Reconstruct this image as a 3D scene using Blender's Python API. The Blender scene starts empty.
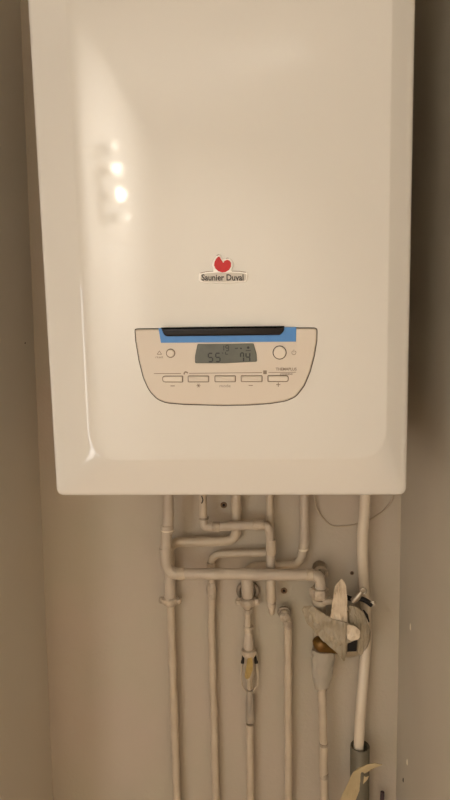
import bpy, bmesh, math, random
from mathutils import Vector, Matrix, noise
random.seed(4)
C = bpy.context.scene.collection
Z0 = 1.2                                   # height of the boiler's bottom edge
# ---------------------------------------------------------------- camera pose
F = 600.0
RT = Vector((0.99755375, 0.0666677, -0.02102244))
UP = Vector((0.01224126, 0.12948628, 0.99150565))
FW = Vector((-0.06882352, 0.98933752, -0.12835343))
CAM = Vector((0.04717403, -0.6953996, 0.20389718 + Z0))

def P(px, py, Y):
    """point of the plane at depth Y seen at a pixel of the 450x800 frame"""
    d = RT * ((px - 225) / F) + UP * ((400 - py) / F) + FW
    return CAM + d * ((Y - CAM.y) / d.y)

def rad(w, p):
    """radius in metres of something w pixels wide at point p"""
    return 0.5 * w * ((p - CAM).dot(FW)) / F

# ---------------------------------------------------------------- materials
def srgb(r, g, b):
    return tuple(((c / 255) / 12.92 if c / 255 < .04045 else ((c / 255 + .055) / 1.055) ** 2.4) for c in (r, g, b)) + (1,)

def mat(name, col, rough=.5, metal=0., bump=0., bscale=80., col2=None, cscale=6., spec=.5, trans=0., stretch=None, coat=0.):
    m = bpy.data.materials.new(name); m.use_nodes = True
    nt = m.node_tree; b = nt.nodes['Principled BSDF']
    b.inputs['Base Color'].default_value = col
    b.inputs['Roughness'].default_value = rough
    b.inputs['Metallic'].default_value = metal
    b.inputs['Specular IOR Level'].default_value = spec
    b.inputs['Transmission Weight'].default_value = trans
    b.inputs['Coat Weight'].default_value = coat
    tc = nt.nodes.new('ShaderNodeTexCoord'); src = tc.outputs['Object']
    if stretch:
        mp = nt.nodes.new('ShaderNodeMapping'); mp.inputs['Scale'].default_value = stretch
        nt.links.new(src, mp.inputs['Vector']); src = mp.outputs['Vector']
    if col2:
        n = nt.nodes.new('ShaderNodeTexNoise'); n.inputs['Scale'].default_value = cscale; n.inputs['Detail'].default_value = 5
        r = nt.nodes.new('ShaderNodeValToRGB')
        r.color_ramp.elements[0].position = .35; r.color_ramp.elements[1].position = .65
        r.color_ramp.elements[0].color = col; r.color_ramp.elements[1].color = col2
        nt.links.new(tc.outputs['Object'], n.inputs['Vector'])
        nt.links.new(n.outputs['Fac'], r.inputs['Fac']); nt.links.new(r.outputs['Color'], b.inputs['Base Color'])
    if bump:
        n2 = nt.nodes.new('ShaderNodeTexNoise'); n2.inputs['Scale'].default_value = bscale; n2.inputs['Detail'].default_value = 4
        bp = nt.nodes.new('ShaderNodeBump'); bp.inputs['Strength'].default_value = bump; bp.inputs['Distance'].default_value = .002
        nt.links.new(src, n2.inputs['Vector']); nt.links.new(n2.outputs['Fac'], bp.inputs['Height'])
        nt.links.new(bp.outputs['Normal'], b.inputs['Normal'])
    return m

def lin(r, g, b): return (r, g, b, 1)
M = {}
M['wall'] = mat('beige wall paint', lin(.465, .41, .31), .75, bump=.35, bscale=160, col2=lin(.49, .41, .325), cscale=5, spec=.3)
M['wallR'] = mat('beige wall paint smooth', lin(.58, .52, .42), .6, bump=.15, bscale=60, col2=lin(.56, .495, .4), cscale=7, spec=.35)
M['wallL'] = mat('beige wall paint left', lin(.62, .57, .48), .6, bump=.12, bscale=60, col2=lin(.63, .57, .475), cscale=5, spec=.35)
M['room'] = mat('pale room paint', lin(.8, .76, .69), .8)
M['endw'] = mat('beige hall paint', lin(.6, .56, .49), .8)
M['ceil'] = mat('ceiling paint', lin(.5, .48, .45), .8)
M['floor'] = mat('warm wood floor', lin(.48, .31, .17), .5, col2=lin(.4, .26, .14), cscale=9)
M['boiler'] = mat('glossy white lacquer', lin(.66, .63, .575), .06, bump=.012, bscale=160, spec=.5)
M['casing'] = mat('white sheet steel', lin(.63, .59, .53), .4)
M['panel'] = mat('matt white plastic', lin(.64, .565, .475), .45)
M['button'] = mat('button plastic', lin(.67, .595, .5), .4)
M['seam'] = mat('dark seam', lin(.03, .022, .016), .8)
M['shade'] = mat('brown gap', lin(.16, .11, .075), .8)
M['print'] = mat('grey brown print and shade', lin(.27, .21, .16), .8)
M['blue'] = mat('blue protective film', lin(.05, .21, .55), .4, col2=lin(.06, .24, .58), cscale=60)
M['blackgrip'] = mat('black grip plastic', lin(.010, .007, .006), .35, spec=.25)
M['lcd'] = mat('lcd glass', lin(.07, .073, .056), .3, col2=lin(.095, .098, .076), cscale=40)
M['digit'] = mat('lcd segment', lin(.006, .007, .006), .5)
M['red'] = mat('red enamel', lin(.52, .006, .008), .3, spec=.3)
M['chrome'] = mat('pale badge rim', lin(.9, .86, .8), .15, coat=.5)
M['badge'] = mat('badge field', lin(.55, .5, .43), .3)
M['ink'] = mat('dark badge lettering', lin(.02, .015, .012), .5)
M['pipe'] = mat('cream pipe paint', lin(.56, .465, .345), .42, bump=.6, bscale=140, col2=lin(.5, .41, .3), cscale=22)
M['pipe2'] = mat('mauve cream pipe paint', lin(.52, .44, .34), .42, bump=.6, bscale=120, col2=lin(.48, .4, .315), cscale=26)
M['fit'] = mat('painted fitting', lin(.58, .48, .36), .4, bump=1., bscale=180, col2=lin(.36, .29, .215), cscale=60)
M['ring'] = mat('worn metal ring', lin(.22, .175, .125), .5, .2, bump=.5, bscale=100, col2=lin(.36, .29, .215), cscale=60)
M['hose'] = mat('white plastic hose', lin(.68, .58, .45), .35)
M['pvc'] = mat('grey pvc', lin(.13, .112, .075), .45, col2=lin(.15, .13, .088), cscale=30)
M['pvcin'] = mat('grey pvc inside', lin(.06, .055, .045), .6)
M['cable'] = mat('cable painted wall colour', lin(.45, .365, .265), .5)
M['tape'] = mat('masking paper', lin(.74, .63, .48), .35, bump=.6, bscale=60, col2=lin(.58, .47, .34), cscale=40)
M['tape2'] = mat('old tan masking paper', lin(.39, .32, .22), .45, bump=.6, bscale=60, col2=lin(.29, .235, .155), cscale=40)
M['tapeY'] = mat('yellowed masking tape', lin(.56, .44, .25), .55, bump=.4, bscale=60, col2=lin(.5, .39, .22), cscale=40)
M['film'] = mat('cloudy plastic wrap', lin(.52, .43, .32), .3, bump=.6, bscale=50, col2=lin(.43, .355, .255), cscale=50)
M['wrap'] = mat('clear crumpled plastic', lin(.75, .68, .56), .35, bump=.6, bscale=50, trans=.55)
M['brass'] = mat('tarnished brass', lin(.2, .105, .022), .35, .7, col2=lin(.12, .06, .015), cscale=60)
M['black'] = mat('black rubber and slit', lin(.012, .010, .009), .6, spec=.25)
M['steel'] = mat('dull zinc', lin(.42, .36, .28), .35, .7)
M['gold'] = mat('old gold plastic', lin(.42, .3, .1), .4, col2=lin(.34, .235, .08), cscale=80)
M['nozzle'] = mat('grey sleeve', lin(.3, .255, .2), .5, col2=lin(.37, .31, .24), cscale=50)
M['hole'] = mat('dark hole', lin(.02, .014, .01), .9)
M['plug'] = mat('brown wall plug', lin(.2, .12, .065), .6)
M['plum'] = mat('plum sheath', lin(.07, .04, .045), .5)
M['chip'] = mat('white plaster chip', lin(.75, .66, .52), .7)
M['lampw'] = mat('white lamp metal', lin(.7, .7, .7), .4)

def emit(name, col, s):
    m = bpy.data.materials.new(name); m.use_nodes = True; nt = m.node_tree
    nt.nodes.remove(nt.nodes['Principled BSDF']); e = nt.nodes.new('ShaderNodeEmission')
    e.inputs[0].default_value = col; e.inputs[1].default_value = s
    nt.links.new(e.outputs[0], nt.nodes['Material Output'].inputs[0]); return m

# ---------------------------------------------------------------- object helpers
def thing(name, label, cat, loc=(0, 0, 0), group=None):
    o = bpy.data.objects.new(name, None); C.objects.link(o); o.location = loc
    o.empty_display_size = .05
    o['label'] = label; o['category'] = cat
    if group: o['group'] = group
    return o

def tag(o, label, cat, group=None):
    o['label'] = label; o['category'] = cat
    if group: o['group'] = group
    return o

def root_off(o):
    v = Vector((0, 0, 0))
    while o: v = v + Vector(o.location); o = o.parent
    return v

def obj(name, bm, m, parent=None, smooth=True, label=None, origin=None):
    if origin is None and parent is None:
        lo = [min(v.co[i] for v in bm.verts) for i in range(3)]; hi = [max(v.co[i] for v in bm.verts) for i in range(3)]
        origin = Vector(((lo[0] + hi[0]) / 2, (lo[1] + hi[1]) / 2, lo[2]))
    off = root_off(parent) if parent else Vector(origin)
    for v in bm.verts: v.co -= off
    bmesh.ops.recalc_face_normals(bm, faces=bm.faces[:])
    me = bpy.data.meshes.new(name); bm.to_mesh(me); bm.free()
    for p in me.polygons: p.use_smooth = smooth
    me.materials.append(m)
    o = bpy.data.objects.new(name, me); C.objects.link(o)
    if parent: o.parent = parent
    else: o.location = off
    if smooth: me.set_sharp_from_angle(angle=math.radians(38))
    if label: o['label'] = label
    return o

def struct(name, bm, m):
    o = obj(name, bm, m, None, False); o['kind'] = 'structure'; return o

def box(bm, x0, x1, y0, y1, z0, z1):
    v = [bm.verts.new((x, y, z)) for x in (x0, x1) for y in (y0, y1) for z in (z0, z1)]
    for f in ((0, 1, 3, 2), (4, 6, 7, 5), (0, 4, 5, 1), (2, 3, 7, 6), (0, 2, 6, 4), (1, 5, 7, 3)):
        bm.faces.new([v[i] for i in f])
    return bm

def fillet(pts, R=.02, n=7):
    """pts: list of Vectors; optional per-corner radius via list R"""
    out = [pts[0]]
    for i in range(1, len(pts) - 1):
        a, b, c = pts[i - 1], pts[i], pts[i + 1]
        r = R[i] if isinstance(R, (list, tuple)) else R
        u = (a - b); w = (c - b); lu, lw = u.length, w.length; u.normalize(); w.normalize()
        ang = u.angle(w, math.pi)
        if ang > math.radians(176) or r <= 0: out.append(b); continue
        t = min(r / math.tan(ang / 2), lu * .48, lw * .48)
        p0, p2 = b + u * t, b + w * t
        for k in range(n + 1):
            s = k / n; out.append(p0.lerp(b, s).lerp(b.lerp(p2, s), s))
    out.append(pts[-1]); return out

def resample(pts, step):
    out = [pts[0]]
    for a, b in zip(pts, pts[1:]):
        n = max(1, int((b - a).length / step))
        for k in range(1, n + 1): out.append(a.lerp(b, k / n))
    return out

def sweep(bm, pts, r, seg=18, cap=True, wob=0.):
    """tube along pts; r number or list per point"""
    n = len(pts); T = []
    for i in range(n):
        t = (pts[min(i + 1, n - 1)] - pts[max(i - 1, 0)]); T.append(t.normalized())
    ref = Vector((0, -1, 0)) if abs(T[0].y) < .9 else Vector((1, 0, 0))
    N = (ref - T[0] * ref.dot(T[0])).normalized(); rings = []
    for i in range(n):
        if i:
            N = (N - T[i] * N.dot(T[i])).normalized()
        B = T[i].cross(N); rr = r[i] if isinstance(r, (list, tuple)) else r
        ring = []
        for k in range(seg):
            a = 2 * math.pi * k / seg; d = N * math.cos(a) + B * math.sin(a)
            q = rr
            if wob: q += wob * noise.noise((pts[i] + d * rr) * 55)
            ring.append(bm.verts.new(pts[i] + d * q))
        rings.append(ring)
    for a, b in zip(rings, rings[1:]):
        for k in range(seg): bm.faces.new((a[k], a[(k + 1) % seg], b[(k + 1) % seg], b[k]))
    if cap: bm.faces.new(rings[0][::-1]); bm.faces.new(rings[-1])
    return bm

def lathe(bm, p, axis, prof, seg=24, wob=0.):
    """prof: list of (distance along axis, radius); closed at both ends"""
    axis = Vector(axis).normalized()
    pts = [p + axis * t for t, r in prof]
    ref = Vector((0, -1, 0)) if abs(axis.y) < .9 else Vector((1, 0, 0))
    N = (ref - axis * ref.dot(axis)).normalized(); B = axis.cross(N); rings = []
    for (t, r), c in zip(prof, pts):
        rings.append([bm.verts.new(c + (N * math.cos(2 * math.pi * k / seg) + B * math.sin(2 * math.pi * k / seg)) * (r + (wob * noise.noise(c * 60 + N * k) if wob else 0))) for k in range(seg)])
    for a, b in zip(rings, rings[1:]):
        for k in range(seg): bm.faces.new((a[k], a[(k + 1) % seg], b[(k + 1) % seg], b[k]))
    bm.faces.new(rings[0][::-1]); bm.faces.new(rings[-1])
    return bm

def torus(bm, c, axis, R, r, seg=28, rs=10):
    axis = Vector(axis).normalized(); ref = Vector((0, 0, 1)) if abs(axis.z) < .9 else Vector((1, 0, 0))
    N = (ref - axis * ref.dot(axis)).normalized(); B = axis.cross(N); rings = []
    for k in range(seg):
        a = 2 * math.pi * k / seg; d = N * math.cos(a) + B * math.sin(a)
        rings.append([bm.verts.new(c + d * (R + r * math.cos(2 * math.pi * j / rs)) + axis * r * math.sin(2 * math.pi * j / rs)) for j in range(rs)])
    for k in range(seg):
        a, b = rings[k], rings[(k + 1) % seg]
        for j in range(rs): bm.faces.new((a[j], a[(j + 1) % rs], b[(j + 1) % rs], b[j]))
    return bm

def inset2d(pts, d):
    """inset a counter/clockwise 2D loop by d (d>0 shrinks)"""
    n = len(pts); A = sum(pts[i][0] * pts[(i + 1) % n][1] - pts[(i + 1) % n][0] * pts[i][1] for i in range(n))
    s = 1 if A > 0 else -1; out = []
    for i in range(n):
        a, b, c = Vector(pts[i - 1]), Vector(pts[i]), Vector(pts[(i + 1) % n])
        e1 = (b - a).normalized(); e2 = (c - b).normalized()
        n1 = Vector((-e1.y, e1.x)) * s; n2 = Vector((-e2.y, e2.x)) * s
        m = n1 + n2
        m = m / max(m.dot(n1), .35) if m.length > 1e-9 else n1
        out.append(tuple(b + m * d))
    return out

def rounded(pts, r, n=5):
    """round the corners of a 2D loop"""
    out = []; N = len(pts)
    for i in range(N):
        a, b, c = Vector(pts[i - 1]), Vector(pts[i]), Vector(pts[(i + 1) % N])
        rr = r[i] if isinstance(r, (list, tuple)) else r
        u, w = (a - b), (c - b); lu, lw = u.length, w.length; u.normalize(); w.normalize()
        ang = u.angle(w, math.pi)
        if ang > math.radians(172) or rr <= 0: out.append(tuple(b)); continue
        t = min(rr / math.tan(ang / 2), lu * .49, lw * .49); p0, p2 = b + u * t, b + w * t
        for k in range(n + 1):
            s = k / n; out.append(tuple(p0.lerp(b, s).lerp(b.lerp(p2, s), s)))
    return out

def slab(bm, loop, rings):
    """loop: (x,z) outline; rings: list of (Y, inset) from the back to the front, closed by n-gons"""
    R = []
    for Y, d in rings:
        l = inset2d(loop, d) if d else loop
        R.append([bm.verts.new((x, Y, z)) for x, z in l])
    n = len(loop)
    for a, b in zip(R, R[1:]):
        for k in range(n): bm.faces.new((a[k], a[(k + 1) % n], b[(k + 1) % n], b[k]))
    bm.faces.new(R[0][::-1]); bm.faces.new(R[-1]); return bm

def px(loop, Y): return [(p.x, p.z) for p in (P(a, b, Y) for a, b in loop)]

def text_mesh(s, Y, x0, y0, w, h, depth, m, name, parent, bold=0., arc=0.):
    """lettering standing on a vertical face; x0,y0 = left baseline pixel, w = pixel width, h = pixel cap height"""
    cu = bpy.data.curves.new(name, 'FONT'); cu.body = s; cu.size = 1; cu.extrude = .02; cu.offset = bold; cu.resolution_u = 3
    t = bpy.data.objects.new(name, cu); C.objects.link(t)
    bpy.context.view_layer.update()
    me = bpy.data.meshes.new_from_object(t.evaluated_get(bpy.context.evaluated_depsgraph_get()))
    bpy.data.objects.remove(t); bpy.data.curves.remove(cu)
    bm = bmesh.new(); bm.from_mesh(me); bpy.data.meshes.remove(me)
    xs = [v.co.x for v in bm.verts]; ys = [v.co.y for v in bm.verts]; zs = [v.co.z for v in bm.verts]
    a = P(x0, y0, Y); b = P(x0 + w, y0, Y); c = P(x0, y0 - h, Y)
    W = b.x - a.x; H = c.z - a.z
    for v in bm.verts:
        u = (v.co.x - min(xs)) / (max(xs) - min(xs)); q = (v.co.y - max(0, min(ys))) / (max(ys) - max(0, min(ys)))
        k = (v.co.z - min(zs)) / (max(zs) - min(zs))
        v.co = Vector((a.x + W * u, Y - depth * k, a.z + (b.z - a.z) * u + H * q + arc * (1 - (2 * u - 1) ** 2)))
    return obj(name, bm, m, parent, False)

def line(bm, pts, w, Y, t=.0002):
    """printed stroke (pixel polyline, width px)"""
    for (ax, ay), (bx, by) in zip(pts, pts[1:]):
        d = Vector((bx - ax, by - ay)).normalized(); n = Vector((-d.y, d.x)) * w / 2
        slab(bm, px([(ax + n.x, ay + n.y), (bx + n.x, by + n.y), (bx - n.x, by - n.y), (ax - n.x, ay - n.y)], Y), [(Y, 0), (Y - t, 0)])
    return bm

def circ(cx, cy, r, n=24): return [(cx + r * math.cos(2 * math.pi * k / n), cy + r * math.sin(2 * math.pi * k / n)) for k in range(n)]

def sheet(pts, th=.0007, crumple=.003, scale=70, cuts=4, sm=.22):
    """crumpled piece of paper or film: outline of (px, py, Y)"""
    q = []
    for a, b, c in zip(pts[-1:] + pts[:-1], pts, pts[1:] + pts[:1]):
        a, b, c = Vector(a), Vector(b), Vector(c)
        q += [b.lerp(a, sm), b.lerp(a, sm * .36).lerp(c, sm * .36), b.lerp(c, sm)]
    bm = bmesh.new(); vs = [bm.verts.new(P(*p)) for p in q]
    f = bm.faces.new(vs); bmesh.ops.triangulate(bm, faces=[f])
    for _ in range(2): bmesh.ops.subdivide_edges(bm, edges=bm.edges[:], cuts=max(1, cuts // 2), use_grid_fill=True)
    for v in bm.verts:
        q = v.co * scale
        v.co += Vector((.35 * noise.noise(q + Vector((7, 3, 1))), -abs(noise.noise(q)) * 1.8 - .8 * abs(noise.noise(q * 2.3)), .35 * noise.noise(q + Vector((1, 9, 4))))) * crumple
    geo = bm.faces[:]
    bmesh.ops.recalc_face_normals(bm, faces=geo)
    edge = [(e.verts[0], e.verts[1]) for e in bm.edges if len(e.link_faces) == 1]
    back = {v: bm.verts.new(v.co + Vector((0, th, 0))) for v in bm.verts[:]}
    for f in geo: bm.faces.new([back[v] for v in reversed(f.verts)])
    for a, b in edge: bm.faces.new((a, b, back[b], back[a]))
    return bm

# ================================================================ SETTING
YB = .34                                   # back wall
XR = .28
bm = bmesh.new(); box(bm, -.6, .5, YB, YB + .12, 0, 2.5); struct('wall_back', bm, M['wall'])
# left reveal: slightly out of plumb
YL = .06
bm = bmesh.new()
vs = [bm.verts.new(v) for v in ((-.388, YL, 0), (-.388, YB, 0), (-1.9, YB, 0), (-1.9, YL, 0),
                                (-.336, YL, 2.5), (-.336, YB, 2.5), (-1.9, YB, 2.5), (-1.9, YL, 2.5))]
for f in ((0, 1, 2, 3), (7, 6, 5, 4), (0, 4, 5, 1), (1, 5, 6, 2), (2, 6, 7, 3), (3, 7, 4, 0)): bm.faces.new([vs[i] for i in f])
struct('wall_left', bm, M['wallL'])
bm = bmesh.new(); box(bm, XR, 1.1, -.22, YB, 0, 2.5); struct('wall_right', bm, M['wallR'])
bm = bmesh.new(); box(bm, -1.9, 1.1, -3.1, YB + .12, -.05, 0); struct('floor', bm, M['floor'])
bm = bmesh.new(); box(bm, -1.9, 1.1, -3.1, YB + .12, 2.5, 2.55); struct('ceiling', bm, M['ceil'])
bm = bmesh.new(); box(bm, 1.1, 1.2, -3.1, -.22, 0, 2.5); struct('wall_hall_right', bm, M['room'])
bm = bmesh.new(); box(bm, -.62, 1.1, -3.2, -3.1, 0, 2.5); struct('wall_hall_end', bm, M['endw'])
bm = bmesh.new(); box(bm, -2.0, -1.9, -1.7, YL, 0, 2.5); struct('wall_hall_left', bm, M['room'])
# the corridor wall that carries the lamp, and the wall with the window beside it
bm = bmesh.new(); box(bm, -.72, -.62, -3.1, -1.6, 0, 2.5); struct('wall_corridor', bm, M['room'])
WX0, WX1, WZ0, WZ1 = -1.25, -.8, .4, 1.6
bm = bmesh.new()
box(bm, -1.9, WX0, -1.7, -1.6, 0, 2.5); box(bm, WX1, -.72, -1.7, -1.6, 0, 2.5)
box(bm, WX0, WX1, -1.7, -1.6, 0, WZ0); box(bm, WX0, WX1, -1.7, -1.6, WZ1, 2.5)
struct('wall_window_side', bm, M['room'])
bm = bmesh.new()
for a in ((WX0, WX0 + .04, WZ0, WZ1), (WX1 - .04, WX1, WZ0, WZ1), (WX0 + .04, WX1 - .04, WZ0, WZ0 + .04), (WX0 + .04, WX1 - .04, WZ1 - .04, WZ1), ((WX0 + WX1) / 2 - .02, (WX0 + WX1) / 2 + .02, WZ0 + .04, WZ1 - .04)):
    box(bm, a[0], a[1], -1.68, -1.63, a[2], a[3])
struct('window_1', bm, M['lampw'])

# ================================================================ BOILER
YF = -.0028 - (.046 - .0065) * .24 - .00028
bo = thing('wall_boiler', 'large glossy white wall-hung boiler with a small digital display', 'boiler', (0, .17, Z0))
bm = bmesh.new(); rr = rounded([(-.2075, Z0 + .0015), (.2075, Z0 + .0015), (.2075, Z0 + .74), (-.2075, Z0 + .74)], .008)
slab(bm, rr, [(YB, 0), (.03, 0)]); obj('casing', bm, M['casing'], bo)
W2 = .209
def rrect(d, r):
    e = d if d < .0065 else .0065 + (d - .0065) * .5     # the right border is narrower
    d -= .0008; e -= .0008
    return rounded([(-W2 + d, Z0 + d - .0009), (W2 - e, Z0 + d - .0009), (W2 - e, Z0 + .74 - d), (-W2 + d, Z0 + .74 - d)], max(r, .001), 6)
bm = bmesh.new(); R = []
prof = [(0, .06, .010), (0, .003, .010), (.0006, .0008, .010), (.002, -.0010, .0095), (.0045, -.0022, .009)]
SLOPE = .24                                # the front has a flat field and a bevelled border about 45 mm wide
d0, d1 = .0065, .046
for k in range(7):
    d = d0 + (d1 - d0) * k / 6; prof.append((d, -.0028 - (d - d0) * SLOPE, .009 + .0045 * k))
Ye = prof[-1][1]
prof += [(d1 + .0005, Ye - .00008, .036), (d1 + .001, Ye - .00014, .036), (d1 + .0018, Ye - .0002, .036), (d1 + .003, Ye - .00028, .036), (d1 + .006, Ye - .00028, .034)]
YF_ = prof[-1][1]
for d, Y, r in prof: R.append([bm.verts.new((x, Y, z)) for x, z in rrect(d, r)])
n = len(R[0])
for a, b in zip(R, R[1:]):
    for k in range(n): bm.faces.new((a[k], a[(k + 1) % n], b[(k + 1) % n], b[k]))
bm.faces.new(R[-1])
cover = obj('front_cover', bm, M['boiler'], bo)

# ---- control panel
outl = [(134.5, 328.5), (135.2, 340), (138.5, 360), (143, 378), (149, 391), (157, 399.5), (166, 403.3), (184, 404.8), (224, 406), (250, 405.4), (270, 404), (286, 401.5), (296, 397), (304.5, 386.5), (310.5, 372), (314.8, 356), (317.3, 341), (317.6, 327.5), (226, 327)]
rads = [.003, .03, .05, .03, .03, .02, .03, .05, .2, .2, .05, .03, .015, .03, .05, .05, .03, .004, .2]
lp = rounded(px(outl, YF), rads)
bm = bmesh.new(); slab(bm, lp, [(YF + .002, 0), (YF - .0004, 0)]); sm = bm
cp = bpy.data.objects.new('tmp', None)
Y1 = YF - .0026
bm = bmesh.new(); slab(bm, inset2d(lp, .0011), [(YF + .002, 0), (YF - .001, 0), (Y1 + .0008, .0004), (Y1, .0014)])
bpy.data.objects.remove(cp)
cp = obj('control_panel', bm, M['panel'], bo, False)
obj('seam', sm, M['seam'], cp)

def button(name, loop, r, h=.0022):
    l = rounded(px(loop, Y1), r) if r else px(loop, Y1)
    b1 = bmesh.new(); slab(b1, inset2d(l, -.0008), [(Y1 + .001, 0), (Y1 - .0002, 0)])
    b2 = bmesh.new(); slab(b2, inset2d(l, .0001), [(Y1, 0), (Y1 - h + .0007, 0), (Y1 - h + .0002, .0003), (Y1 - h, .0009)])
    o = obj(name, b2, M['button'], cp, False)
    obj('button_gap', b1, M['seam'] if name == 'power_button' else M['shade'], cp); return o
for i, (a, b) in enumerate(((163, 182.5), (188.5, 208.5), (215.3, 235.2), (241.5, 261.8), (268.2, 288))):
    y = 376.3 - i * .12
    l = [(a, y), (b, y), (b, y + 5.4), (a, y + 5.4)]
    rr = [.0006] * 4
    if i == 0: rr = [.003, .0006, .0006, .003]
    if i == 4: rr = [.0006, .0025, .0025, .0006]
    button('button', l, rr)
button('reset_button', circ(170.7, 353.2, 3.9), 0)
button('power_button', circ(279.6, 352.5, 6.3), 0, .003)

# printed marks on the panel
bm = bmesh.new(); YP = Y1 + .00005
line(bm, [(154, 373.6), (181, 373.4)], .7, YP); line(bm, [(189, 373.3), (262, 372.6)], .7, YP); line(bm, [(268.5, 372.5), (296, 372.2)], .55, YP)
for w in ((184, 374.4), ): line(bm, [w, (184.6, 372.2), (186.4, 371.8), (187.8, 373.2)], 1.4, YP)
slab(bm, px([(263.2, 370.4), (266.8, 370.4), (266.8, 374.1), (263.2, 374.1)], YP), [(YP, 0), (YP - .0002, 0)])
line(bm, [(170.5, 385.9), (174.8, 385.9)], .9, YP); line(bm, [(248.6, 385.4), (252.8, 385.4)], .8, YP)
line(bm, [(276.2, 384.6), (280.4, 384.6)], .8, YP); line(bm, [(278.3, 382.5), (278.3, 386.7)], .8, YP)
for k in range(3):
    a = k * math.pi / 3; line(bm, [(198.5 - 2 * math.cos(a), 385.6 - 2 * math.sin(a)), (198.5 + 2 * math.cos(a), 385.6 + 2 * math.sin(a))], .6, YP)
line(bm, [(159.4, 350.9), (157.2, 354.3), (161.6, 354.3), (159.4, 350.9)], .6, YP)
pc = [(293.9 + 2.1 * math.cos(a), 352.6 + 2.1 * math.sin(a)) for a in [math.radians(-55 + 290 * k / 10) for k in range(11)]]
line(bm, pc, .6, YP); line(bm, [(293.9, 349.6), (293.9, 352.4)], .6, YP)
obj('printed_marks', bm, M['print'], cp, False)
text_mesh('mode', YP, 219.6, 387.2, 11, 2.9, .0002, M['print'], 'printed_lettering', cp)
text_mesh('reset', YP, 155.6, 358.2, 7.6, 2, .0002, M['print'], 'printed_lettering', cp)
text_mesh('THEMAPLUS', YP, 275.8, 370.4, 20.8, 2.8, .0005, M['print'], 'printed_lettering', cp, .02)
text_mesh('CONDENS', YP, 280, 374.9, 12.5, 1.7, .0005, M['print'], 'printed_lettering', cp, .02)

# blue film and black grip along the panel's top edge
bm = bmesh.new(); slab(bm, px([(158.6, 328.3), (296.3, 327.0), (295.9, 341.6), (161, 342.8)], Y1), [(Y1 + .0002, 0), (Y1 - .0006, 0), (Y1 - .0008, .0002)])
obj('protective_film', bm, M['blue'], cp, label='strip of blue protective film under the black grip')
bm = bmesh.new(); l = rounded(px([(161.5, 327.5), (284.2, 325.9), (283.6, 331), (280, 334.9), (168, 336.2), (164.8, 335.2)], Y1), [.0005, .0005, .003, .003, .003, .003])
slab(bm, l, [(Y1, 0), (Y1 - .0035, 0), (Y1 - .0045, .0008), (Y1 - .0048, .002)])
gp = obj('flap_grip', bm, M['blackgrip'], cp, label='black curved grip at the top of the panel')
Yg = Y1 - .0048

# ---- display
dl = rounded(px([(197.6, 344.0), (253.6, 343.4), (256.6, 354), (257.2, 361.6), (225, 363.2), (195.2, 363.2), (195.2, 356)], Y1), [.0012, .0012, .02, .0016, .1, .0016, .02])
bm = bmesh.new(); slab(bm, dl, [(Y1 + .001, 0), (Y1 - .0008, 0), (Y1 - .0012, .0006)])
lcd = obj('display', bm, M['lcd'], bo, False, label='dark grey-green liquid crystal display')
YD = Y1 - .0012
SEG = {'5': 'afgcd', '1': 'bc', '9': 'abcdfg', '7': 'abcf', '4': 'bcfg'}
def digit(ch, x, y, w, h, t, sl=.0):
    b = bmesh.new()
    sg = {'a': ((0, 0), (w, 0)), 'b': ((w, 0), (w, h / 2)), 'c': ((w, h / 2), (w, h)), 'd': ((0, h), (w, h)), 'e': ((0, h / 2), (0, h)), 'f': ((0, 0), (0, h / 2)), 'g': ((0, h / 2), (w, h / 2))}
    for s in SEG[ch]:
        (ax, ay), (bx, by) = sg[s]; k = .08
        ax, bx, ay, by = ax + (bx - ax) * k, bx - (bx - ax) * k, ay + (by - ay) * k, by - (by - ay) * k
        line(b, [(x + ax, y + ay), (x + bx, y + by)], t, YD)
    return obj('digit', b, M['digit'], lcd, False)
digit('5', 208.4, 353.3, 4.2, 8.4, 1.25); digit('5', 215.8, 353.2, 4.2, 8.4, 1.25)
digit('1', 222.6, 345.4, 1.2, 5.2, .9); digit('9', 225.8, 345.4, 2.8, 5.4, .9)
digit('7', 240.6, 352.9, 3, 8.6, 1.25); digit('4', 246, 352.8, 3.8, 8.6, 1.25)
bm = bmesh.new()
line(bm, [(221.8, 353), (223.4, 353)], .7, YD); line(bm, [(225.5, 351.8), (225.5, 354.2), (228, 354.2)], .8, YD)
line(bm, [(235, 348.4), (238, 348.2)], .8, YD); slab(bm, px(circ(241, 348.4, .9, 10), YD), [(YD, 0), (YD - .0002, 0)])
slab(bm, px(circ(248.2, 347.6, 1.3, 10), YD), [(YD, 0), (YD - .0002, 0)])
line(bm, [(245.8, 350.6), (250.8, 350.4)], .6, YD)
obj('display_symbols', bm, M['digit'], lcd, False)

# ---- badge
def z5(l): return [(195 + x / 8.18, 250 + y / 8.18) for x, y in l]
ban = z5([(40, 190), (90, 178), (150, 172), (150, 150), (140, 125), (146, 95), (160, 70), (178, 50), (195, 36), (210, 46), (228, 78), (250, 66), (272, 64), (295, 78), (312, 102), (312, 132), (302, 160), (300, 172), (370, 174), (420, 182), (434, 196), (430, 240), (415, 262), (330, 268), (235, 272), (130, 270), (50, 266), (30, 248), (32, 205)])
lb = rounded(px(ban, YF), .0009, 3)
bm = bmesh.new(); slab(bm, lb, [(YF + .0005, 0), (YF - .0022, 0), (YF - .003, .0008)])
bd = obj('badge', bm, M['chrome'], bo, label='raised pale maker\'s badge with a red emblem')
YS = YF - .003
fld = z5([(48, 200), (100, 190), (180, 184), (240, 186), (300, 184), (380, 188), (416, 196), (420, 205), (414, 245), (400, 254), (235, 261), (70, 258), (46, 244)])
bm = bmesh.new(); slab(bm, rounded(px(fld, YS), .0006, 3), [(YS + .0003, 0), (YS - .0002, 0)]); obj('badge_field', bm, M['badge'], bd, False)
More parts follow.
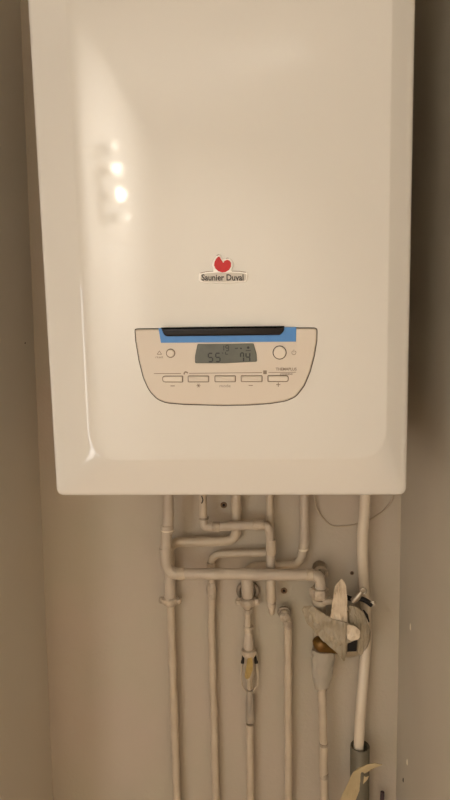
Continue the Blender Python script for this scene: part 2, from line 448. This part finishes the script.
red = z5([(190, 54), (203, 58), (216, 82), (233, 108), (240, 90), (262, 80), (282, 86), (295, 106), (294, 138), (277, 165), (250, 180), (222, 184), (192, 174), (167, 152), (156, 126), (160, 98), (172, 74)])
bm = bmesh.new(); slab(bm, rounded(px(red, YS), .0004, 2), [(YS + .0003, 0), (YS - .0008, 0), (YS - .0013, .0004)]); obj('emblem', bm, M['red'], bd, False, label='red notched apple-like emblem')
bm = bmesh.new()
for l in ([(176, 46), (188, 40), (197, 37)], [(252, 71), (262, 67), (276, 67)], [(44, 189), (92, 178), (150, 173)], [(302, 173), (370, 175), (416, 183)]): line(bm, z5(l), .7, YS - .0001)
obj('badge_edge_shade', bm, M['print'], bd, False)  # shadow lines of the badge relief, painted as dark strokes
text_mesh('Saunier Duval', YS - .0002, 201.6, 280.4, 42, 6.2, .0003, M['ink'], 'lettering', bd, .022)

# ================================================================ PIPES
PG = 'painted pipes below the boiler'
def run(pts, w, R=.014, wob=.0012, step=.006, upto=None, floor=False):
    """pts: list of (px,py,Y); width in px -> swept tube"""
    v = [P(*p) for p in pts]
    if upto is not None: v[0] = Vector((v[0].x, v[0].y, upto))
    if floor: v.append(Vector((v[-1].x, v[-1].y, 0)))
    r = rad(w, P(*pts[len(pts) // 2]))
    path = resample(fillet(v, R), step)
    return sweep(bmesh.new(), path, r, 16, True, wob), r, path

def collar(p, w, hpx, m, parent, name='coupling', axis=(0, 0, -1), prof=None):
    c = P(*p); r = rad(w, c); h = 2 * rad(hpx, c)
    bm = bmesh.new(); lathe(bm, c - Vector(axis) * h / 2, axis, prof and [(t * h, q * r) for t, q in prof] or [(0, r * .86), (h * .08, r), (h * .92, r), (h, r * .86)], 20, .0006)
    return obj(name, bm, m, parent)

def hexnut(c, r, h, m, parent, name='nut'):
    bm = bmesh.new()
    lp = [(c.x + r * math.cos(math.radians(60 * k)), c.y + r * math.sin(math.radians(60 * k))) for k in range(6)]
    rings = []
    for z, s in ((c.z - h / 2, .9), (c.z - h * .38, 1), (c.z + h * .38, 1), (c.z + h / 2, .9)):
        rings.append([bm.verts.new((c.x + (x - c.x) * s, c.y + (y - c.y) * s, z)) for x, y in lp])
    for a, b in zip(rings, rings[1:]):
        for k in range(6): bm.faces.new((a[k], a[(k + 1) % 6], b[(k + 1) % 6], b[k]))
    bm.faces.new(rings[0][::-1]); bm.faces.new(rings[-1]); return obj(name, bm, m, parent)

ZT = Z0 + .0005
def pipe(label, base): return thing('water_pipe', label, 'pipe', base, PG)

# A: the thick pipe that drops at the left and crosses in front to the gas valve
YA = .279
t = pipe('thick cream pipe crossing in front of the others to the brass gas valve', P(320, 592, YA))
bm, r, path = run([(169.5, 492, YA), (168.5, 515, YA), (166.6, 535, YA), (164.6, 573.6, YA), (240, 574, YA), (320.6, 575.2, YA), (320.2, 592, YA)], 11.2, [0, 0, 0, .026, 0, .02, 0], upto=ZT)
obj('pipe_run', bm, M['pipe2'], t)
collar((167.4, 529, YA), 12.4, 9, M['pipe2'], t); collar((167.6, 530, YA), 12.9, 1.5, M['chip'], t, 'solder_ring'); collar((165.4, 549.5, YA), 12.4, 4, M['pipe2'], t)
collar((181, 573.8, YA), 12.2, 9, M['pipe'], t, axis=(1, 0, 0)); collar((310, 575, YA), 12.2, 7, M['pipe'], t, axis=(1, 0, 0))
hexnut(P(319.2, 592.6, YA), rad(19.5, P(319, 592, YA)), 2 * rad(10, P(319, 592, YA)), M['fit'], t)

# C/B: second pipe, goes left and down to the winged flange
YC = .318
t = pipe('cream pipe bending left under the boiler, then running down farthest left', Vector((P(177, 800, YC).x, YC, 0)))
bm, r, path = run([(236, 492, YC), (236.4, 515, YC), (236.6, 540.4, YC), (205, 541.6, YC), (170.2, 542.4, YC), (169.6, 570, YC), (170, 600, YC)], 9.6, [0, 0, .022, 0, .02, 0, 0], upto=ZT)
obj('pipe_run', bm, M['pipe'], t)
bm, r, path = run([(169.4, 566, YC), (170.2, 598, YC)], 11.6); obj('sleeve', bm, M['pipe2'], t)
collar((236.2, 505, YC), 10.8, 20, M['pipe'], t, prof=[(0, .86), (.3, 1), (.7, 1), (1, .86)])
bm, r, path = run([(170.4, 600, YC), (172.4, 660, YC), (177, 800, YC)], 8, floor=True); obj('lower_pipe', bm, M['pipe'], t)
def eared(p, w, ear, parent):
    c = P(*p); k = 2 * rad(1, c)
    bm = bmesh.new(); lathe(bm, c + Vector((0, 0, 3.4 * k)), (0, 0, -1), [(-1.4 * k, w * .4 * k), (.2 * k, w * .52 * k), (3.4 * k, w * .55 * k), (6 * k, w * .47 * k), (7.8 * k, w * .34 * k)], 20, .0022)
    fl = obj('flange', bm, M['fit'], parent)
    for s in (-1, 1):
        bm = bmesh.new(); lathe(bm, c + Vector((s * w * .42 * k, -.001, .4 * k)), (s, 0, .12), [(0, 3 * k), (.25 * ear * k, 3.2 * k), (.7 * ear * k, 3.4 * k), (ear * k, 2 * k)], 14, .002)
        obj('flange_ear', bm, M['fit'], fl)
    return fl
eared((170.3, 601, YC), 15, 5, t)

# D: hose-like drop, right along, then down to a capped end
YDp = .299
t = pipe('cream pipe stepping right above the others, ending in a capped stub', P(271.4, 618, YDp))
bm, r, path = run([(203.4, 492, YDp), (203.4, 522, YDp)], 7.6, upto=ZT); obj('riser', bm, M['pipe'], t)
bm, r, path = run([(203.6, 516, YDp), (203.8, 527, YDp), (236, 525.8, YDp), (269.6, 524.6, YDp), (271, 560, YDp), (271, 606, YDp)], 8.8, [0, .014, 0, .014, 0, 0])
obj('pipe_run', bm, M['pipe2'], t)
collar((203.8, 518, YDp), 9.6, 2.6, M['ring'], t, 'elbow_rim'); collar((216, 526.6, YDp), 10, 8, M['fit'], t, axis=(1, 0, 0)); collar((259, 525, YDp), 10.4, 12, M['fit'], t, axis=(1, 0, 0))
collar((271.2, 547, YDp), 10.2, 16, M['pipe'], t); collar((271.2, 590, YDp), 9.6, 24, M['pipe'], t)
collar((271.8, 609, YDp), 8.6, 13, M['fit'], t, 'end_cap', prof=[(0, 1), (.3, 1), (.5, .8), (.8, .75), (.93, .5), (1, .2)])
bm = bmesh.new(); line_pts = [P(201.6, 496, YDp - .008), P(203, 500, YDp - .0082), P(201.6, 503.5, YDp - .008)]
sweep(bm, line_pts, .0009, 8); obj('crack', bm, M['hole'], t, label='dark crack in the paint')

# E: thinner pipe behind
YE = .322
t = pipe('thin cream pipe turning left below the stepped pipe then straight down, second from the left', Vector((P(216, 800, YE).x, YE, 0)))
bm, r, path = run([(269.8, 492, YE), (270, 553.2, YE), (240, 553.2, YE), (211.6, 554, YE), (211.8, 640, YE), (216, 800, YE)], 7.6, [0, .014, 0, .02, 0, 0, 0], upto=ZT, floor=True)
obj('pipe_run', bm, M['pipe'], t)
collar((211.6, 566, YE), 9, 8, M['pipe2'], t); collar((212, 590, YE), 9, 18, M['fit'], t, prof=[(0, .8), (.2, 1), (.8, 1), (1, .85)])
bm = bmesh.new(); c = P(211.8, 590, .336); torus(bm, c, (0, 1, 0), rad(14, c), .0035); bmesh.ops.scale(bm, vec=(.62, 1, 1), space=Matrix.Translation(-c), verts=bm.verts[:]); obj('pipe_clip', bm, M['ring'], t)

# F/G: pipe from the right going left behind and down to the valve
t = pipe('cream pipe passing left behind the thick crossing pipe, down to the drain valve', P(248, 640, YC))
bm, r, path = run([(304.6, 492, YC), (304.2, 530, YC), (303.2, 550, YC), (298.6, 565.2, YC), (272, 566, YC), (247, 567, YC), (247.2, 604, YC)], 8.8, [0, 0, .02, .02, 0, .016, 0], upto=ZT)
obj('pipe_run', bm, M['pipe'], t)
collar((304.4, 520, YC), 9.8, 54, M['pipe2'], t, 'sleeve'); collar((303.4, 549, YC), 10.4, 2.4, M['chip'], t, 'elbow_rim', )
collar((247.4, 586, YC), 12, 24, M['pipe2'], t, 'sleeve')
bm = bmesh.new(); c = P(248, 591, .333); torus(bm, c, (0, 1, 0), rad(19, c), .0042); bmesh.ops.scale(bm, vec=(1, 1, .95), space=Matrix.Translation(-c), verts=bm.verts[:]); obj('wall_ring', bm, M['ring'], t, label='dark metal ring on the wall behind the flange')
eared((247.8, 602, YC), 15, 6, t)
bm, r, path = run([(247.4, 602, YC), (248, 634, YC)], 6.6); obj('neck', bm, M['pipe'], t)
collar((247.9, 611, YC), 8.6, 5, M['fit'], t); collar((248.4, 627.5, YC), 9.6, 4, M['fit'], t); collar((248.6, 640, YC), 11, 18, M['pipe2'], t, prof=[(0, .62), (.3, .8), (.7, .98), (.9, 1), (1, .9)])

# drain valve in its cage, torn tape still on it
c = P(249, 648, YC); k = 2 * rad(1, c)
t = thing('drain_valve', 'small caged drain valve with a yellowish core hanging below the middle eared flange', 'valve', P(250, 716, YC))
bm = bmesh.new(); lathe(bm, P(248.9, 648.5, YC), (0, 0, -1), [(0, 5.5 * k), (1 * k, 7.2 * k), (5 * k, 7.4 * k), (7 * k, 6.4 * k), (9.5 * k, 4.6 * k)], 22, .0008); obj('union_nut', bm, M['fit'], t)
for s in (-1, 1):
    bm = bmesh.new(); sweep(bm, resample(fillet([P(249.2 + s * 6.8, 651, YC), P(249.4 + s * 7.4, 664, YC), P(249.6 + s * 8.6, 676, YC), P(249.8 + s * 7.4, 686, YC), P(250 + s * 3, 693, YC)], .02), .004), .0019, 8); obj('cage_arm', bm, M['film'], t)
    bm = bmesh.new(); sweep(bm, [P(249.2 + s * 6.0, 653, YC), P(249.4 + s * 6.9, 663, YC)], [.0022, .0032], 8); obj('cage_slot', bm, M['hole'], t)
bm = bmesh.new(); lathe(bm, P(249.2, 655.5, YC), (0, 0, -1), [(0, 4.4 * k), (3 * k, 5 * k), (12 * k, 5.6 * k), (20 * k, 5.2 * k), (25 * k, 3.4 * k), (36 * k, 2.6 * k)], 20, .001); obj('core', bm, M['film'], t)
bm = sheet([(247.5, 657, YC - .0105), (251.5, 656.5, YC - .0105), (253, 664, YC - .0115), (252.6, 670, YC - .0115), (249.5, 678, YC - .011), (246.5, 679.5, YC - .0105), (244.6, 676, YC - .0105), (246, 668, YC - .0115)], .0012, .0016); obj('tape_scrap', bm, M['gold'], t, label='yellow scrap of tape')
bm = bmesh.new(); lathe(bm, P(249.9, 690, YC), (0, 0, -1), [(0, 3 * k), (6 * k, 3.8 * k), (16 * k, 4.5 * k), (31 * k, 4.7 * k), (35 * k, 3.8 * k)], 18, .0008); obj('nozzle', bm, M['nozzle'], t, label='grey sleeve under the cage')

t = pipe('cream pipe running straight down from the small caged drain valve, third from the left', Vector((P(250.6, 800, YC).x, YC, 0)))
bm, r, path = run([(249.9, 724, YC), (250.6, 800, YC)], 7.6, floor=True); obj('pipe_run', bm, M['pipe'], t)

# H: pipe from a wall elbow
YH = .316
t = pipe('cream pipe starting at a round wall elbow, fourth from the left', Vector((P(288.6, 800, YH).x, YH, 0)))
bm, r, path = run([(283.8, 612, .338), (284.2, 612.5, YH - .006), (288, 619, YH), (288, 650, YH), (288.6, 800, YH)], 8.2, [0, .01, .01, 0, 0, 0], floor=True); obj('pipe_run', bm, M['pipe'], t)
bm = bmesh.new(); c = P(284.2, 612.3, .318); torus(bm, c, (0, 1, .15), rad(10.5, c), .003); obj('elbow_rim', bm, M['ring'], t)
bm = bmesh.new(); lathe(bm, P(284.4, 612.6, .325), (0, -1, 0), [(0, .0095), (.012, .0105), (.019, .009), (.022, .005)], 18, .0008); obj('elbow', bm, M['fit'], t)
collar((288, 624, YH), 9.4, 9, M['fit'], t)

# wall stub behind the crossing pipe's right elbow
c = P(319.5, 567, .34)
t = thing('wall_stub', 'dark rimmed round pipe stub in the wall behind the right elbow of the crossing pipe', 'pipe stub', c)
bm = bmesh.new(); lathe(bm, c, (0, -1, 0), [(0, .0125), (.02, .0125), (.026, .0105)], 22, .0004); obj('stub_body', bm, M['ring'], t)
bm = bmesh.new(); torus(bm, c + Vector((0, -.026, 0)), (0, 1, 0), .0105, .0028); obj('stub_rim', bm, M['fit'], t)

# I: gas pipe below the valve
YI = .296
t = thing('gas_pipe', 'cream pipe running down from the taped-up gas valve beside the white hose', 'pipe', Vector((P(324.6, 800, YI).x, YI, 0)), PG)
bm, r, path = run([(321.6, 679, YI), (323, 720, YI), (324.6, 800, YI)], 8.6, floor=True); obj('pipe_run', bm, M['pipe'], t)
collar((322.2, 686, YI), 9.8, 9, M['fit'], t); collar((323.6, 744, YI), 9.1, 3.4, M['fit'], t); collar((324.2, 775, YI), 9.1, 6, M['fit'], t)

# ================================================================ GAS VALVE, MASKED
gv = thing('gas_valve', 'tarnished brass gas valve with a round regulator, half hidden under torn masking paper', 'valve', P(321, 676, .29))
c = P(319.6, 601, YA); k = 2 * rad(1, c)
bm = bmesh.new(); lathe(bm, P(319.8, 597.8, YA), (.02, .25, -1), [(0, 7 * k), (1.5 * k, 8 * k), (5 * k, 8 * k), (6 * k, 6 * k), (44 * k, 6.5 * k), (58 * k, 7.5 * k), (66 * k, 6 * k), (76 * k, 5 * k)], 22, .0004); obj('valve_stem', bm, M['film'], gv)
# gas regulator: a round pan facing the room
c = P(345, 629, .292)
bm = bmesh.new(); lathe(bm, P(345, 629, .309), (0, -1, 0), [(0, .022), (.006, .036), (.014, .0405), (.022, .041), (.026, .039), (.034, .030), (.040, .016), (.043, .006)], 36); obj('regulator', bm, M['tape2'], gv, label='round tan regulator pan')
bm = bmesh.new(); lathe(bm, P(313.2, 639.5, .272), (1, -.1, -.5), [(0, .003), (.003, .008), (.008, .0125), (.016, .0145), (.025, .0115), (.036, .0065), (.047, .003)], 24); obj('brass_body', bm, M['brass'], gv, label='tarnished brass outlet')
bm = bmesh.new(); l = rounded(px([(345.5, 638), (357.5, 638), (357, 652), (346, 652.6)], .246), .003); slab(bm, l, [(.27, 0), (.248, 0), (.246, .0015)]); obj('black_cap', bm, M['black'], gv, label='black square cap')
bm = bmesh.new(); lathe(bm, P(322.5, 601, .272), (1, 0, -.04), [(0, 2.6 * k), (2 * k, 3.2 * k), (13 * k, 3 * k), (16 * k, 2 * k)], 16, .0008); obj('cross_bar', bm, M['film'], gv)
# lever strap with two bolts at its ends
bm = bmesh.new(); sweep(bm, resample(fillet([P(347, 597.6, .268), P(353, 599.6, .262), P(361, 598.4, .258), P(367, 601.2, .256), P(371.6, 605, .256)], .02), .004), .0042, 10)
lv = obj('strap', bm, M['black'], gv, label='black curved strap')
bm = bmesh.new(); sweep(bm, [P(363.4, 610, .2535), P(366.6, 615, .2525), P(369, 622, .2545)], [.001, .0024, .001], 8); obj('paper_slit', bm, M['black'], lv)  # black sliver standing in for the dark slit in the torn paper
bm = bmesh.new(); sweep(bm, [P(353, 601, .254), P(357, 597, .252), P(361.5, 591.8, .252)], [.0052, .0058, .0038], 12); obj('wing', bm, M['steel'], lv)
bm = bmesh.new(); torus(bm, P(363.4, 590.8, .251), (.1, 1, .15), .0046, .0016, 20, 8); obj('ring', bm, M['steel'], lv)
bm = bmesh.new(); torus(bm, P(373.2, 603.2, .254), (.1, 1, .15), .0036, .0015, 20, 8); lathe(bm, P(373.2, 603.2, .257), (0, -1, 0), [(0, .003), (.003, .003), (.004, .0015)], 10); obj('bolt', bm, M['steel'], lv)

# masking paper and film
TG = 'scraps of masking paper on the gas valve'
bm = sheet([(301, 606.5, .268), (312, 605, .266), (328, 616.5, .256), (337, 620, .250), (348, 622.5, .246), (356, 625.5, .246), (361, 631, .247), (358.5, 638.5, .246), (351, 641.5, .245), (347.5, 641, .244), (347, 650, .242), (345, 662, .240), (340.5, 656, .242), (333, 649, .247), (321, 638, .256), (306, 622, .266)], .0007, .0035)
tag(obj('masking_paper', bm, M['tape2']), 'wide tan torn paper slanting down across the brass gas valve', 'masking paper', TG)
bm = sheet([(341.2, 577.5, .236), (345.6, 583, .234), (347, 593, .234), (347, 606, .242), (348, 625, .256), (344, 632, .258), (333, 634, .261), (327.4, 634, .262), (330, 618, .255), (332.4, 600, .243), (334.6, 586, .237)], .0007, .003)
tag(obj('masking_paper', bm, M['tape']), 'tall pale upright paper flap with rounded tip, in front of the gas valve', 'masking paper', TG)
bm = sheet([(348, 604, .258), (357, 606, .256), (365, 614, .256), (369.5, 628, .256), (368.6, 643, .255), (360.5, 656, .254), (357.5, 652, .254), (361, 634, .252), (350, 623, .252)], .0007, .003)
tag(obj('masking_paper', bm, M['tape2']), 'curved dull paper scrap along the right rim of the regulator, against the white hose', 'masking paper', TG)
bm = sheet([(347, 624, .238), (355, 626, .238), (360.8, 631, .239), (359, 638.4, .238), (352, 640.8, .237), (346.5, 638, .237)], .0007, .002)
tag(obj('masking_paper', bm, M['tape']), 'small pale squarish paper tab just above the black square cap', 'masking paper', TG)
# cloudy film round the valve outlet
c = P(322.4, 657, YI); k = 2 * rad(1, c)
bm = bmesh.new(); seg = 26; rings = []
for j in range(12):
    s = j / 11; cc = P(323.6 - 1.8 * s, 649 + 39 * s, YI - .003)
    r0 = (11.2 * (1 - s) + 6.6 * s + 1.3 * math.sin(3.1 * s)) * k
    rings.append([bm.verts.new(cc + Vector((math.cos(2 * math.pi * q / seg), math.sin(2 * math.pi * q / seg) * .8, .45 * math.sin(2 * math.pi * q / seg + 2.6) * (s - .4 if s > .4 else 0))) * (r0 * (1 + .2 * noise.noise(Vector((q * .9, j * .45, 3)))))) for q in range(seg)])
for a, b in zip(rings, rings[1:]):
    for q in range(seg): bm.faces.new((a[q], a[(q + 1) % seg], b[(q + 1) % seg], b[q]))
bmesh.ops.recalc_face_normals(bm, faces=bm.faces[:]); bmesh.ops.solidify(bm, geom=bm.faces[:], thickness=.0006)
tag(obj('plastic_wrap', bm, M['wrap']), 'cloudy crumpled plastic wrapped round the pipe under the brass valve', 'plastic wrap')

# ================================================================ HOSE, DRAIN PIPE, CABLE
YW = .296
v = [P(367.4, 492, YW), P(364.6, 512, YW), P(362.6, 532, YW), P(362.2, 556, YW), P(363.6, 582, YW + .014), P(366, 608, YW + .027), P(366.6, 640, YW + .027), P(363.4, 675, YW + .014), P(361.4, 700, YW + .003), P(359.6, 725, YW), P(358.4, 752, YW), P(359, 775, YW)]
v[0].z = ZT
bm = bmesh.new(); path = resample(fillet(v, .12), .008); sweep(bm, path, rad(10.8, v[3]), 20)
tag(obj('drain_hose', bm, M['hose']), 'white flexible hose hanging from the boiler into the grey pipe', 'hose')

ro = rad(19, P(360, 742, YW)); c = P(360, 745.5, YW); zb = 0
t = thing('drain_pipe', 'dark grey open-topped plastic pipe that takes the white hose', 'pipe', Vector((c.x, c.y, 0)))
bm = bmesh.new(); seg = 32; rr_ = [(c.z - .03, ro * .84), (c.z - .001, ro * .84), (c.z, ro * .87), (c.z, ro * .97), (c.z - .001, ro), (0, ro)]
low = P(360.6, 800, YW); sl = (low.x - c.x) / (low.z - c.z); rings = []
for z, r in rr_: rings.append([bm.verts.new((c.x + math.cos(2 * math.pi * q / seg) * r, c.y + math.sin(2 * math.pi * q / seg) * r, z)) for q in range(seg)])
for a, b in zip(rings, rings[1:]):
    for q in range(seg): bm.faces.new((a[q], a[(q + 1) % seg], b[(q + 1) % seg], b[q]))
bm.faces.new(rings[0]); bm.faces.new(rings[-1]); obj('pipe_body', bm, M['pvc'], t)
Yt = YW - ro - .0002
bm = sheet([(337, 806, Yt - .010), (345, 789, Yt - .008), (353, 772, Yt - .003), (359.5, 767, Yt + .0012), (367.6, 764.2, Yt + .0005), (375, 763, Yt + .003), (382.6, 764.6, Yt + .007), (376, 767.4, Yt + .004), (369.4, 770.4, Yt + .001),
            (361.6, 774.6, Yt + .0012), (361.6, 779.4, Yt + .0012), (369, 776, Yt + .001), (367.8, 779, Yt + .001), (361, 786, Yt + .0012), (357, 797, Yt), (353, 806, Yt - .002)], .0008, .0006, sm=.05)
tag(obj('masking_tape', bm, M['tapeY']), 'torn yellowed tape stuck on the grey pipe, one pointed end sticking out right', 'masking tape')

YK = .3388
v = [P(311.6, 492, YK - .012), P(315, 505, YK - .008), P(321, 516, YK), P(329, 524.6, YK), P(337, 527, YK), P(354, 525, YK), P(370, 520, YK), P(384, 511, YK), P(393, 500, YK - .006), P(396, 492, YK - .012)]
v[0].z = ZT; v[-1].z = ZT
bm = bmesh.new(); sweep(bm, resample(fillet(v, .05), .005), .0017, 10)
tag(obj('thin_cable', bm, M['cable']), 'thin wall-coloured cable sagging in a loop behind the white hose', 'cable')

# ================================================================ WALL BITS
def plug(p, r, label):
    c = P(p[0], p[1], YB); t = thing('wall_plug', label, 'wall plug', c, 'old plugs in the back wall')
    bm = bmesh.new(); torus(bm, c + Vector((0, -.0004, 0)), (0, 1, 0), r, r * .42, 20, 8); obj('collar', bm, M['plug'], t)
    bm = bmesh.new(); lathe(bm, c, (0, -1, 0), [(0, r * .8), (.0006, r * .7)], 16); obj('hole', bm, M['hole'], t)
plug((223.8, 505), .0042, 'brown wall plug just under the boiler above the stepped pipe')
plug((284, 590.6), .0042, 'brown wall plug above the round wall elbow')
plug((352, 573), .0026, 'tiny brown wall plug left of the white hose')

bm = bmesh.new(); v = [P(382.4, 792, .318), P(382.2, 800, .318)]; v.append(Vector((v[1].x, v[1].y, 0)))
sweep(bm, [v[0] + Vector((0, 0, .001)), v[0], v[1], v[2]], [.002, .0036, .0036, .0036], 12); tag(obj('cable_end', bm, M['plum']), 'dark plum cable end standing up in the corner right of the grey pipe', 'cable')

def onright(x, y, h, w, m, name, label, cat, g=None):
    d = RT * ((x - 225) / F) + UP * ((400 - y) / F) + FW; p = CAM + d * ((XR - CAM.x) / d.x)
    bm = bmesh.new(); lathe(bm, p + Vector((-.0002, 0, h / 2)), (0, 0, -1), [(0, w * .15), (h * .2, w * .45), (h * .75, w * .5), (h, w * .2)], 10)
    for q in bm.verts: q.co.x = XR + (q.co.x - XR) * .6
    tag(obj(name, bm, m), label, cat, g)
G = 'chips on the right wall'
onright(406.2, 468.6, .010, .005, M['chip'], 'paint_chip', 'small pale chip in the right wall beside the boiler\'s lower corner', 'paint chip', G)
onright(410.6, 626.6, .012, .005, M['chip'], 'paint_chip', 'small pale chip in the right wall level with the gas valve', 'paint chip', G)
onright(407.4, 762, .011, .0055, M['chip'], 'paint_chip', 'small pale chip in the right wall level with the torn tape', 'paint chip', G)
onright(403.4, 780, .008, .004, M['hole'], 'nail', 'tiny dark nail in the right wall near the bottom of the picture', 'nail')
d = RT * ((25 - 225) / F) + UP * ((400 - 343) / F) + FW; xl = -.363; p = CAM + d * ((xl - CAM.x) / d.x)
xl = -.388 + .052 * p.z / 2.5; p = CAM + d * ((xl - CAM.x) / d.x)
bm = bmesh.new(); lathe(bm, p + Vector((-.001, 0, 0)), (1, 0, 0), [(0, .0015), (.0015, .0015), (.002, .0008)], 10); tag(obj('nail', bm, M['hole']), 'tiny dark nail in the left wall beside the boiler', 'nail')

# ================================================================ LAMP ON THE CORRIDOR WALL (behind the camera)
lamp = thing('wall_spotlight', 'white wall lamp with four small round bulbs in an upright row', 'lamp', (-.62, -1.8, 1.8))
bm = bmesh.new(); box(bm, -.62, -.60, -1.87, -1.80, 1.82, 2.10); obj('back_plate', bm, M['room'], lamp, False)
BULB = emit('bulb glow', (1, .9, .74, 1), 40)
for y, z, r in ((-1.74, 2.095, .009), (-1.77, 2.015, .017), (-1.81, 1.925, .022), (-1.9, 1.85, .010)):
    bm = bmesh.new(); lathe(bm, Vector((-.60, y * .5 - .9, z)), (1, 0, 0), [(0, .02), (.04, .022), (.05, .016)], 16); obj('lamp_head', bm, M['lampw'], lamp)
    bm = bmesh.new(); bmesh.ops.create_uvsphere(bm, u_segments=16, v_segments=10, radius=r)
    for q in bm.verts: q.co += Vector((-.53, y, z))
    obj('bulb', bm, BULB, lamp)

# ================================================================ LIGHT
def area(name, loc, target, sx, sy, power, col, spread=180):
    l = bpy.data.lights.new(name, 'AREA'); l.shape = 'RECTANGLE'; l.size = sx; l.size_y = sy; l.energy = power; l.color = col
    l.spread = math.radians(spread)
    o = bpy.data.objects.new(name, l); C.objects.link(o); o.location = loc
    o.rotation_euler = (Vector(target) - Vector(loc)).to_track_quat('-Z', 'Y').to_euler(); return o
area('daylight', ((WX0 + WX1) / 2, -1.69, (WZ0 + WZ1) / 2), ((WX0 + WX1) / 2, 0, (WZ0 + WZ1) / 2 - .0), WX1 - WX0, WZ1 - WZ0, 9, (1, .98, .95))
area('added bounce light', (.3, -1.9, 2.42), (-.62, -2.3, 1.4), .25, .25, 62, (1, .965, .925), 130)  # added unseen light, turned on the corridor wall for soft bounce
w = bpy.data.worlds.new('World'); bpy.context.scene.world = w; w.use_nodes = True
w.node_tree.nodes['Background'].inputs[0].default_value = (.75, .85, 1, 1); w.node_tree.nodes['Background'].inputs[1].default_value = .6

# ================================================================ CAMERA
cd = bpy.data.cameras.new('camera'); cd.sensor_fit = 'VERTICAL'; cd.sensor_height = 24; cd.lens = F * 24 / 800; cd.clip_start = .01
co = bpy.data.objects.new('camera', cd); C.objects.link(co)
co.matrix_world = Matrix(((RT.x, UP.x, -FW.x, CAM.x), (RT.y, UP.y, -FW.y, CAM.y), (RT.z, UP.z, -FW.z, CAM.z), (0, 0, 0, 1)))
sc = bpy.context.scene; sc.camera = co
sc.view_settings.view_transform = 'Standard'; sc.view_settings.look = 'None'; sc.view_settings.gamma = 1
sc.view_settings.use_curve_mapping = False; sc.view_settings.exposure = 0.31
